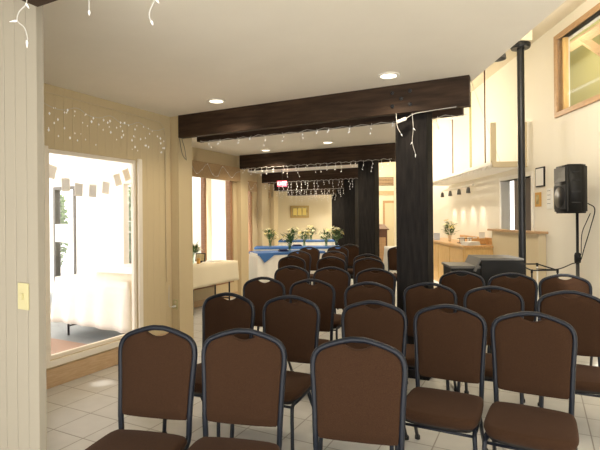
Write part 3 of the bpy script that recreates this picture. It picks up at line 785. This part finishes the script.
# ------------------------------------------------------------------ porch beyond the glass
bm = bmesh.new(); uvquad_prism(bm, [uv(-12,-1)[:2],uv(-4.06,-1)[:2],uv(-4.06,3.78)[:2],uv(-12,3.78)[:2]], -.03, 0.004); struct(obj('floor_porch_brick', bm, M['brick']))
bm = bmesh.new(); uvquad_prism(bm, [uv(-12,3.78)[:2],uv(-4.06,3.78)[:2],uv(-4.06,4.2)[:2],uv(-5.3,5.9)[:2],uv(-5.3,7.0)[:2],uv(-12,7.0)[:2]], -.03, 0.003); struct(obj('floor_porch_slate', bm, M['slate']))
def hole_uv(u0,u1,z0,z1,base=-12): return (u0-base, u1-base, z0, z1)
wall('wall_porch', uv(-12,6.2)[:2], uv(-5.45,6.2)[:2], 0, 3.4, .12, M['porch'], holes=[hole_uv(-8.78,-8.12,.1,2.15), hole_uv(-6.85,-6.52,.6,2.2)])
def porch_window(n, u0, u1, z0, z1, mat):
    root = bpy.data.objects.new('window_%d'%n, None); C.objects.link(root); root['kind']='structure'; local_frame(root, uv(-12,6.2), U)
    bm = bmesh.new(); a0, a1 = u0+12, u1+12
    bx(bm,a0,a0+.06,-.02,.1,z0,z1); bx(bm,a1-.06,a1,-.02,.1,z0,z1); bx(bm,a0+.06,a1-.06,-.02,.1,z1-.06,z1); bx(bm,a0+.06,a1-.06,-.02,.1,z0,z0+.06)
    obj('window_frame', bm, mat, root); obj('window_pane', box(a0+.06,a1-.06,.03,.036,z0+.06,z1-.06), M['glass'], root)
porch_window(6, -8.78,-8.12,.1,2.15, M['grey']); porch_window(7, -6.85,-6.52,.6,2.2, M['trimwhite'])
o = obj('notice', box(-.24,.24,-.004,0,-.18,.18), M['paper']); o.location = Vector(uv(-8.45,6.165,1.22)); o.rotation_euler=(0,0,aU); tag(o, 'white blank notice taped on the dark framed porch door beyond the glass', 'notice')
wall('wall_siding', uv(-9.6,7.4)[:2], uv(-9.6,15)[:2], 0, 4.2, .12, M['porch'])
def shrub(label, loc, r0, h, seed):
    r = random.Random(seed); t = thing('shrub', label, 'shrub', loc, 0, 'shrubs beyond the porch')
    bm = bmesh.new()
    for k in range(7):
        a = r.random()*6.28; tube(bm, [(0,0,0),(r0*.4*math.cos(a),r0*.4*math.sin(a),h*.5),(r0*.7*math.cos(a),r0*.7*math.sin(a),h*.9)], [.03,.02,.006], 6)
    obj('stems', bm, M['walnut'], t)
    bm = bmesh.new()
    for k in range(1500):
        d = Vector((r.gauss(0,1),r.gauss(0,1),r.gauss(0,1))).normalized()*r.random()**.33
        p = Vector((d.x*r0, d.y*r0, h*.55+d.z*h*.45)); a = Vector((r.gauss(0,1),r.gauss(0,1),r.gauss(0,1))).normalized()*.06; b = a.orthogonal().normalized()*.03
        v = [bm.verts.new(q) for q in (p-a,p+b,p+a,p-b)]; bm.faces.new(v)
    obj('leaves', bm, M['shrub'], t)
shrub('pale green shrub seen through the left porch door', uv(-10.0,7.0), .35, 2.4, 1)
shrub('pale green shrub seen through the right porch opening', uv(-7.45,6.95), .42, 2.3, 2)
bm = bmesh.new(); uvquad_prism(bm, [uv(-9.3,.6)[:2],uv(-4.06,.6)[:2],uv(-4.06,4.2)[:2],uv(-5.45,5.4)[:2],uv(-5.45,6.3)[:2],uv(-9.3,6.3)[:2]], 3.4, 3.5); struct(obj('ceiling_porch', bm, M['trimwhite']))
# porch ceiling beam bits
o = obj('porch_lamp', box(-.14,.14,-.08,.08,-.09,.09,bev=.01), M['grey']); o.location = uv(-8.3,5.2,2.72) ; o.rotation_euler=(0,0,aU)
tag(o, 'grey box lamp high beyond the upper left corner of the glass', 'lamp')
bm = bmesh.new(); tube(bm, [(0,0,.09),(0,0,.6)], .02, 6); obj('lamp_stem', bm, M['grey'], o)
bm = bmesh.new(); bx(bm, 0, 4.6, -.08,.08, 3.31, 3.45); o2 = obj('trim_3', bm, M['porch']); local_frame(o2, uv(-9.6,5.2), U); struct(o2)
# string of photo prints
ln = []
prt = [(52,172,-.25),(66,185,.05),(79,190,-.03),(93,191,-.05),(106,188,-.1),(118,180,.28),(127,175,.38)]
def on_plane(px, py, u=-4.16):
    y_ = 218.5-.0098*(px-300); tx = (px+ -.0*0 -300)/467
    d = u/(tx*.891-.454); x = tx*d; return Vector((x, d, HC+(y_-py)/467*d))
pp = [on_plane(p[0],p[1]) for p in prt]
bm = bmesh.new(); sp = smooth_path([on_plane(44,163)]+[p+Vector((0,0,.065)) for p in pp]+[on_plane(134,160)],5); tube(bm, sp, .002, 5)
tag(obj('hanging_string', bm, M['wire'], smooth=True), 'thin string of photo prints hung across the big window', 'string')
names = ['first photo print from the left on the string behind the glass','second photo print from the left on the string behind the glass','third photo print from the left on the string behind the glass','fourth photo print, the lowest at the middle of the string','fifth photo print from the left on the string behind the glass','sixth photo print, tilted, on the rising right end of the string','last photo print at the right end of the string behind the glass']
for (px,py,a), p, nm in zip(prt, pp, names):
    t = thing('photo_print', nm, 'photo print', p, aV, 'photo prints on a string')
    mt = Matrix.Rotation(a,4,'Y').inverted()
    obj('card', box(-.046,.046,-.0015,.0015,-.065,.065,mat=mt), M['print'], t)
    obj('image', box(-.038,.038,-.0025,-.0017,-.050,.052,mat=mt), M['print2'], t)

# ------------------------------------------------------------------ open hall: counter, hatch, canopy, pole
aW = math.atan2(W.y,W.x)
# wooden counter along the right wall; local x towards the wall, y along the wall
ct = thing('wooden_counter', 'light maple counter along the right wall beneath the track lights', 'counter', wpt(2.84,8.75)+(0,), aW-PI/2)
obj('body', box(.02,.62,.02,3.6,0,.89,bev=.005), M['maple'], ct)
obj('countertop', box(-.02,.64,-.02,3.64,.89,.93,bev=.006), M['mapletop'], ct)
obj('backsplash', box(.30,.63,.42,.45,.93,1.05,bev=.004), M['mapletop'], ct)
obj('backsplash', box(.615,.64,-.0,2.2,.93,1.06,bev=.004), M['mapletop'], ct)
for k in range(4): obj('door', box(.003,.02,.06+.88*k,.90+.88*k,.1,.86,bev=.004), M['maple'], ct)
obj('end_panel', box(.03,.60,.0,.02,.08,.86,bev=.004), M['maple'], ct)
def on_counter(x, y, z=.93):
    p = Vector((*wpt(2.84,8.75),0)) + Vector((math.cos(aW-PI/2),math.sin(aW-PI/2),0))*x + W*y; return Vector((p.x,p.y,z))
b = make_bouquet('white and green bouquet in a tan pot on the wooden counter', .48, .17, 31, vase=M['pot'], vh=.14, nf=9, group='counter flowers', name='flower_pot'); b.location = on_counter(.25,1.75)
o = obj('table_card', box(-.07,.07,-.01,.01,0,.17,bev=.003), M['bluebox']); o.location = on_counter(.12,2.35); tag(o,'pale blue card box standing left of the counter bouquet','box')
bm = bmesh.new()
for k in range(6): bx(bm, -.15+.004*k,.15-.003*k,-.1,.1,.012*k,.012*k+.010,bev=.002,mat=Matrix.Rotation(.06*k,4,'Z'))
o = obj('paper_stack', bm, M['paper']); o.location = on_counter(.2,.22); o.rotation_euler=(0,0,.2); tag(o,'loose stack of white papers on the near corner of the wooden counter','paper')
t = thing('brochure_rack', 'low black wire rack with white leaflets on the wooden counter', 'rack', on_counter(.36,.85), 0)
bm = bmesh.new()
for z in (.01,.10): tube(bm, [(-.2,-.08,z),(.2,-.08,z),(.2,.08,z),(-.2,.08,z),(-.2,-.08,z)], .005, 5)
for x in (-.2,-.1,0,.1,.2): tube(bm, [(x,-.08,.01),(x,-.08,.10)], .004, 5)
obj('wire_frame', bm, M['black'], t)
for x in (-.13,.02,.13): obj('leaflet', box(x-.045,x+.045,-.03,-.025,.012,.13), M['paper'], t)
t = thing('acrylic_stand', 'small clear upright leaflet stand on the wooden counter by the wall', 'stand', on_counter(.5,.45), 0)
obj('base', box(-.06,.06,-.04,.04,0,.008), M['grey'], t); obj('panel', box(-.055,.055,0,.006,.008,.24), M['paper'], t)
# track lights
tr = thing('track_light', 'white track light with four small heads on the right wall above the counter', 'lamp', wpt(RW-.30,9.3)+(2.10,), aW)
obj('rail', box(-.05,2.3,-.015,.015,0,.03,bev=.003), M['white'], tr)
obj('arm', box(1.0,1.03,-.3,-.015,.0,.03), M['white'], tr)
heads = [(.25,.0),(.85,0),(1.5,0),(2.15,0)]
for a,_ in heads:
    bm = bmesh.new(); rot = Matrix.Rotation(-.55,3,'X')
    lathe(bm, [(0,.0),(.02,0),(.035,-.03),(.045,-.12),(.04,-.12),(.0,-.03)], 14, (a,0,-.02)); obj('head', bm, M['grey'], tr, True)
    bm = bmesh.new(); lathe(bm, [(0,-.05),(.028,-.05),(.030,-.075),(0,-.09)], 12, (a,0,-.02)); obj('bulb', bm, emis('track_glow',(1,.93,.78),4), tr, True)
    p = Vector((*wpt(RW-.30,9.3),0)) + W*a
    l = bpy.data.lights.new('lamp','SPOT'); l.energy=9; l.spot_size=R(48); l.spot_blend=.6; l.color=(1,.90,.72); l.shadow_soft_size=.02
    lo = bpy.data.objects.new('track_lamp', l); C.objects.link(lo); lo.location=(p.x,p.y,1.97); lo.rotation_euler=(0,R(-24),0)
# hatch: frame, dark lining and panel, and the counter below
t = bpy.data.objects.new('door_1', None); C.objects.link(t); t['kind']='structure'; local_frame(t, wpt(RW,2.0), W)
a0, a1 = wy(7.42), wy(8.62); bm = bmesh.new()
bx(bm, a0-.07,a0,-.16,.02,1.2,2.19); bx(bm, a1,a1+.07,-.16,.02,1.2,2.19); bx(bm, a0,a1,-.16,.02,2.12,2.19); obj('door_frame', bm, M['white'], t)
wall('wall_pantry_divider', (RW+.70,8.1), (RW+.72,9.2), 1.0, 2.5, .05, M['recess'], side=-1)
o = obj('blind', box(-.02,.0,0,.75,.0,.9), M['bluebox']); o.location=(RW+.75,7.45,1.22); tag(o,'pale grey blue panel behind the serving hatch','panel')
hb = thing('hatch_counter', 'beige panelled half wall with a wooden ledge below the serving hatch', 'counter', wpt(RW-.12,6.98)+(0,), aW)
obj('body', box(0,1.80,-.115,0,0,1.21,bev=.003,mat=Matrix.Scale(-1,4,(0,1,0))), M['cream_plain'], hb)
for v in hb.children[-1].data.vertices: v.co.y -= .115
obj('ledge', box(-.06,1.88,-.118,.06,1.21,1.245,bev=.004), M['trimwood'], hb)
obj('seam', box(.42,.435,.0,.004,.05,1.2), M['trimwood'], hb)
t = thing('bottle', 'clear slim bottle standing on the hatch ledge', 'bottle', wpt(RW-.10,7.58)+(1.245,), 0)
bm = bmesh.new(); lathe(bm, [(0,0),(.035,0),(.037,.02),(.037,.18),(.014,.25),(.014,.31),(0,.31)], 14); obj('body', bm, M['vase'], t, True)
bm = bmesh.new(); lathe(bm, [(0,.31),(.017,.31),(.017,.34),(0,.34)], 12); obj('cap', bm, M['white'], t)
# frames, plaque and notice on the right wall
def wall_item(name, label, cat, y, z, w, h, fm, im, lines=0, bw=.02, key='frame'):
    t = thing(name, label, cat, wpt(RW-.0,y)+(z,), aW-PI/2)
    # local x = toward wall; y along the wall
    bm = bmesh.new(); bx(bm,-.02,0,-w/2,w/2,-h/2,h/2,bev=.003); obj(key, bm, fm, t)
    obj('picture' if key=='frame' else 'face', box(-.023,-.0205,-w/2+bw,w/2-bw,-h/2+bw,h/2-bw), im, t)
    for k in range(lines):
        z_ = h/2-bw-.03-k*(h-2*bw-.04)/max(1,lines); obj('text_line', box(-.025,-.0235,-w/2+bw+.02,w/2-bw-.02,z_-.003,z_+.003), M['ink'], t)
    return t
wall_item('framed_notice','thin black framed notice beside the serving hatch, left of the loudspeaker','picture', 7.13, 2.07, .27, .30, M['black'], M['paper'], 0)
wall_item('plaque','small orange wooden plaque below the black framed notice','plaque', 7.20, 1.73, .17, .22, M['orange'], M['canvas'], 0, .04, 'board')
wall_item('paper_notice','small white paper notice left of the loudspeaker','notice', 6.85, 1.73, .14, .30, M['paper'], M['paper'], 4, .005, 'sheet')
# suspended canopy
cn = thing('hanging_canopy', 'white slatted canopy frame hung from rods above the wooden counter', 'canopy', wpt(2.92,7.55)+(2.27,), aW-PI/2)
cw, cl = .55, 4.4
obj('front_rail', box(0,cw,-.02,.02,.0,.09,bev=.003), M['tanwood'] if False else M['creamtrim'] if 'creamtrim' in M else M['cream_plain'], cn)
obj('side_rail', box(-.02,.02,.02,cl,.04,.10,bev=.003), M['white'], cn)
obj('side_rail', box(cw-.06,cw-.02,.02,cl,.0,.06,bev=.003), M['white'], cn)
for x0 in (-.02, cw-.08): obj('upright', box(x0,x0+.08,-.025,.025,.09,.72,bev=.003), M['cream_plain'], cn)
for k in range(22):
    y = .12+k*.2; obj('slat', box(.02,cw-.06,y,y+.05,.0,.05,bev=.002), M['white'], cn)
for x in (.16,.30,.44): obj('slat', box(x,x+.035,.02,cl,.05,.08,bev=.002), M['white'], cn)
for y in (.30, 2.10):
    bm = bmesh.new(); tube(bm, [(-.0,y,.1),(0,y,CH-2.27)], .011, 6); obj('rod', bm, M['walnut'], cn, True)
bm = bmesh.new(); tube(bm, [(.27,.3,.06),(.02,1.2,1.93)], .004, 5); obj('cable', bm, M['steel'], cn, True)
# white box beam, pole
bp = thing('steel_pole', 'tall black steel pole with a round cap rising beside the hatch to the high ceiling', 'pole', (2.975,6.26,0), 0)
bm = bmesh.new(); lathe(bm, [(.046,0),(.046,3.74)], 20); obj('pipe', bm, M['blackm'], bp, True)
bm = bmesh.new(); lathe(bm, [(0,3.72),(.115,3.72),(.125,3.74),(.125,3.78),(.10,3.79),(0,3.79)], 24); obj('cap', bm, M['blackm'], bp)
bm = bmesh.new(); lathe(bm, [(0,0),(.09,0),(.09,.012),(0,.012)], 20); obj('base_plate', bm, M['blackm'], bp)
bm = bmesh.new(); bx(bm,-.10,.10,-.12,.12,3.79,CH); obj('bearing_block', bm, M['end'], bp)
# loudspeaker on stand
ss = thing('speaker_stand', 'black speaker stand between the right wall and the chairs', 'stand', (3.36,5.66,0), 0)
bm = bmesh.new(); lathe(bm, [(.02,.10),(.02,1.0),(.016,1.0),(.016,1.55),(0,1.55)], 14); obj('pole', bm, M['blackm'], ss, True)
bm = bmesh.new(); lathe(bm, [(.02,.90),(.035,.91),(.037,.99),(.03,1.02),(.016,1.03)], 14); obj('collar', bm, M['black'], ss, True)
bm = bmesh.new(); tube(bm, [(0,-.03,.96),(0,-.07,.96)], .012, 8); obj('knob', bm, M['black'], ss)
for a in (200,320,80):
    ca, sa = math.cos(R(a)), math.sin(R(a))
    bm = bmesh.new(); tube(bm, [(.02*ca,.02*sa,.72),(.25*ca,.25*sa,.03)], .012, 8); l_ = obj('leg', bm, M['blackm'], ss, True)
    bm = bmesh.new(); tube(bm, [(.02*ca,.02*sa,.2),(.17*ca,.17*sa,.26)], .008, 6); obj('brace', bm, M['blackm'], l_, True)
    bm = bmesh.new(); lathe(bm, [(0,0),(.018,0),(.018,.04),(0,.04)], 8, (.255*ca,.255*sa,0)); obj('rubber_foot', bm, M['rubber'], l_)
sp_ = thing('loudspeaker', 'black loudspeaker with a horn on top of the stand by the right wall', 'loudspeaker', (3.335,5.66,1.505), R(-96))
bm = bmesh.new(); prof = [(-.185,-.17),(.185,-.17),(.185,.0),(.11,.10),(-.11,.10),(-.185,.0)]
uvquad_prism(bm, prof, 0, .58); bmesh.ops.bevel(bm, geom=bm.edges[:], offset=.022, segments=3, affect='EDGES'); obj('cabinet', bm, M['black'], sp_, True)
bm = bmesh.new(); bx(bm,-.155,.155,-.180,-.168,.05,.34,bev=.005); obj('grille', bm, M['grille'], sp_)
bm = bmesh.new(); lathe(bm, [(0,-.03),(.05,-.028),(.11,-.005),(.13,0),(.13,.006),(0,.006)], 24, (0,-.180,.19), Matrix.Rotation(PI/2,3,'X')); obj('woofer', bm, M['blackm'], sp_, True)
bm = bmesh.new()
v = [bm.verts.new(p) for p in ((-.15,-.178,.38),(.15,-.178,.38),(.15,-.178,.55),(-.15,-.178,.55),(-.04,-.120,.43),(.04,-.120,.43),(.04,-.120,.50),(-.04,-.120,.50))]
for f in ((0,1,5,4),(1,2,6,5),(2,3,7,6),(3,0,4,7),(4,5,6,7)): bm.faces.new([v[i] for i in f])
for q in v[4:]: q.co.y = -.172
obj('horn', bm, M['grey'], sp_)
obj('badge', box(-.015,.015,-.184,-.181,.07,.10), M['gold'], sp_)
for z in (.12,.25,.38,.48): obj('side_rib', box(.184,.189,-.12,-.02,z,z+.015), M['grille'], sp_); obj('side_rib', box(-.189,-.184,-.12,-.02,z,z+.015), M['grille'], sp_)
bm = bmesh.new(); s0 = Vector((3.36,5.66,0))
tube(bm, smooth_path([s0+Vector((.03,-.16,1.62)), s0+Vector((.10,-.18,1.55)), s0+Vector((.09,-.12,1.35)), s0+Vector((.05,-.06,1.10)), s0+Vector((.0,-.05,.93)), s0+Vector((-.10,-.06,.90)), s0+Vector((-.30,-.1,.84)), s0+Vector((-.55,-.1,.845))]), .006, 6)
tube(bm, smooth_path([s0+Vector((.06,-.16,1.50)), s0+Vector((.05,-.10,1.40)), s0+Vector((.03,-.04,1.25)), s0+Vector((.025,-.03,1.0))]), .005, 6)
tag(obj('speaker_cable', bm, M['black'], smooth=True), 'thin black cable looping from the loudspeaker down its stand', 'cable')
# equipment case on a cart
ec = thing('equipment_case', 'black equipment case with a grey sloping lid behind the chairs', 'case', (2.22,5.85,.555), -.10)
def prism_x(prof, x0, x1):
    bm = bmesh.new(); A = [bm.verts.new((x0,y,z)) for y,z in prof]; B = [bm.verts.new((x1,y,z)) for y,z in prof]; n=len(prof)
    for k in range(n): bm.faces.new((A[k],A[(k+1)%n],B[(k+1)%n],B[k]))
    bm.faces.new(A); bm.faces.new(B[::-1]); return bm
obj('body', box(-.04,.45,-.30,.22,0,.40,bev=.006), M['black'], ec)
bm = bmesh.new(); v0=[(-.10,.26),(-.04,.40),(.45,.40),(.45,.42),(-.05,.425),(-.13,.27)]
A=[bm.verts.new((a,-.30,b)) for a,b in v0]; B=[bm.verts.new((a,.24,b)) for a,b in v0]
for k in range(6): bm.faces.new((A[k],A[(k+1)%6],B[(k+1)%6],B[k]))
bm.faces.new(A); bm.faces.new(B[::-1]); obj('lid', bm, M['grey'], ec)
obj('shelf', box(-.40,-.04,-.28,.22,.30,.33,bev=.004), M['grey'], ec)
obj('lower_body', box(-.38,-.04,-.28,.20,0,.30,bev=.004), M['black'], ec)
cart = thing('equipment_cart', 'black metal table frame carrying the equipment case', 'cart', (2.22,5.85,0), -.10)
obj('shelf', box(-.42,.48,-.30,.24,.52,.555,bev=.003), M['black'], cart)
for x in (-.38,.44):
    for y in (-.27,.2):
        bm = bmesh.new(); tube(bm, [(x,y,0),(x,y,.52)], .014, 8); obj('leg', bm, M['blackm'], cart, True)
rk = thing('metal_rack', 'thin black metal rail rack on pale legs right of the tall pole', 'rack', (2.72,5.55,0), 0)
bm = bmesh.new(); tube(bm, [(-.12,.05,.90),(.12,.05,.90)], .008, 6); tube(bm, [(-.02,-.1,.84),(.28,-.1,.84)], .008, 6); tube(bm, [(-.12,.05,.90),(-.02,-.1,.84)], .008, 6); tube(bm, [(.12,.05,.90),(.28,-.1,.84)], .008, 6)
obj('rail', bm, M['blackm'], rk)
for x, y, z in ((.12,.05,.90),(-.12,.05,.90),(.28,-.1,.84),(-.02,-.1,.84)):
    bm = bmesh.new(); tube(bm, [(x,y,0),(x,y,z)], .010, 8); o = obj('leg', bm, M['white'] if x in (.12,) else M['blackm'], rk)
    bm = bmesh.new(); tube(bm, [(x,y,z-.03),(x,y,z+.012)], .014, 8); obj('cap', bm, M['black'], o)

# ------------------------------------------------------------------ far end
t = thing('gold_picture', 'gold framed ochre picture on the cream end wall above the bouquets', 'picture', (-.01,19.995,1.76), 0)
obj('frame', box(-.40,.40,-.04,0,-.26,.26,bev=.01), M['gold'], t); obj('mat', box(-.33,.33,-.046,-.041,-.19,.19), M['paper'] if False else M['canvas'], t)
for k in range(3): obj('panel', box(-.28+.2*k,-.12+.2*k,-.052,-.047,-.15,.15), M['yellow'], t)
pd = thing('podium', 'dark wooden podium standing right of the second post', 'podium', (2.14,12.6,0), .1)
obj('body', box(-.22,.16,-.2,.2,0,1.15,bev=.01), M['walnut'], pd)
bm = bmesh.new(); bx(bm,-.26,.20,-.25,.25,-.015,.015,bev=.005,mat=Matrix.Translation((0,0,1.22))@Matrix.Rotation(.25,4,'X')); obj('reading_top', bm, M['walnut'], pd)
obj('inset_panel', box(-.17,.11,-.208,-.2,.15,.95), M['trimwood'], pd)
dr = bpy.data.objects.new('door_2', None); C.objects.link(dr); dr['kind']='structure'; dr.location=(4.05,19.99,0)
bm = bmesh.new(); bx(bm,-.5,-.42,-.04,0,0,2.2); bx(bm,.1,.18,-.04,0,0,2.2); bx(bm,-.42,.1,-.04,0,2.1,2.2); obj('door_frame', bm, M['trimwood'], dr)
obj('door_leaf', box(-.42,.1,-.03,-.005,0,2.1), M['doorwood'], dr)
wall_bm = box(-.0,.9,-.03,0,0,.35,bev=.01); o = obj('air_vent', wall_bm, M['recess']); o.location=(3.25,19.99,2.85)
tag(o, 'small brown grille high on the far wall right of the second post', 'vent')
for k in range(5): obj('slat', box(.05,.85,-.04,-.031,.04+.06*k,.07+.06*k), M['tanwood'], o)
strip('trim_1', (1.9,19.99), Vector((1,0,0)), 2.4, 2.45, 2.62, .05, M['tanwood'])

# ------------------------------------------------------------------ light
w = bpy.data.worlds.new('World'); sc.world = w; w.use_nodes = True
bg = w.node_tree.nodes['Background']; bg.inputs[0].default_value = (1.0,.96,.90,1); bg.inputs[1].default_value = 2.4
s = bpy.data.lights.new('sun','SUN'); s.energy = 5.0; s.angle = R(3); s.color=(1,.96,.9)
so_ = bpy.data.objects.new('sun', s); C.objects.link(so_)
so_.rotation_euler = Vector((.35,.45,-1)).to_track_quat('-Z','Y').to_euler()
def pl(x,y,z,e,col=(1,.84,.6),r=.1):  # invisible point light added as fill, no lamp body behind it
    l = bpy.data.lights.new('lamp','POINT'); l.energy=e; l.color=col; l.shadow_soft_size=r
    o = bpy.data.objects.new('fill_light', l); C.objects.link(o); o.location=(x,y,z)
WM=(1,.90,.74)
pl(2.4,12.5,3.2,45,WM); pl(2.2,4.6,3.3,35,WM); pl(2.2,9.5,3.3,35,WM); pl(2.5,17,3.2,120,WM)  # added fill for the open hall and its pale walls
pl(4.2,7.6,2.2,3); pl(4.2,7.6,4.1,8)  # added fill inside the rooms behind the hatch and the high window

# ------------------------------------------------------------------ camera
cam = bpy.data.cameras.new('camera'); cam.sensor_width = 36; cam.lens = 467/600*36; cam.shift_y = -6.5/600; cam.clip_end = 200
co = bpy.data.objects.new('camera', cam); C.objects.link(co)
co.matrix_world = Matrix.Translation((0,0,HC)) @ Matrix.Rotation(PI/2,4,'X') @ Matrix.Rotation(R(-.5),4,'Z')
sc.camera = co
sc.view_settings.view_transform='Standard'; sc.view_settings.look='None'; sc.view_settings.gamma=1; sc.view_settings.use_curve_mapping=False
sc.view_settings.exposure = 0.85
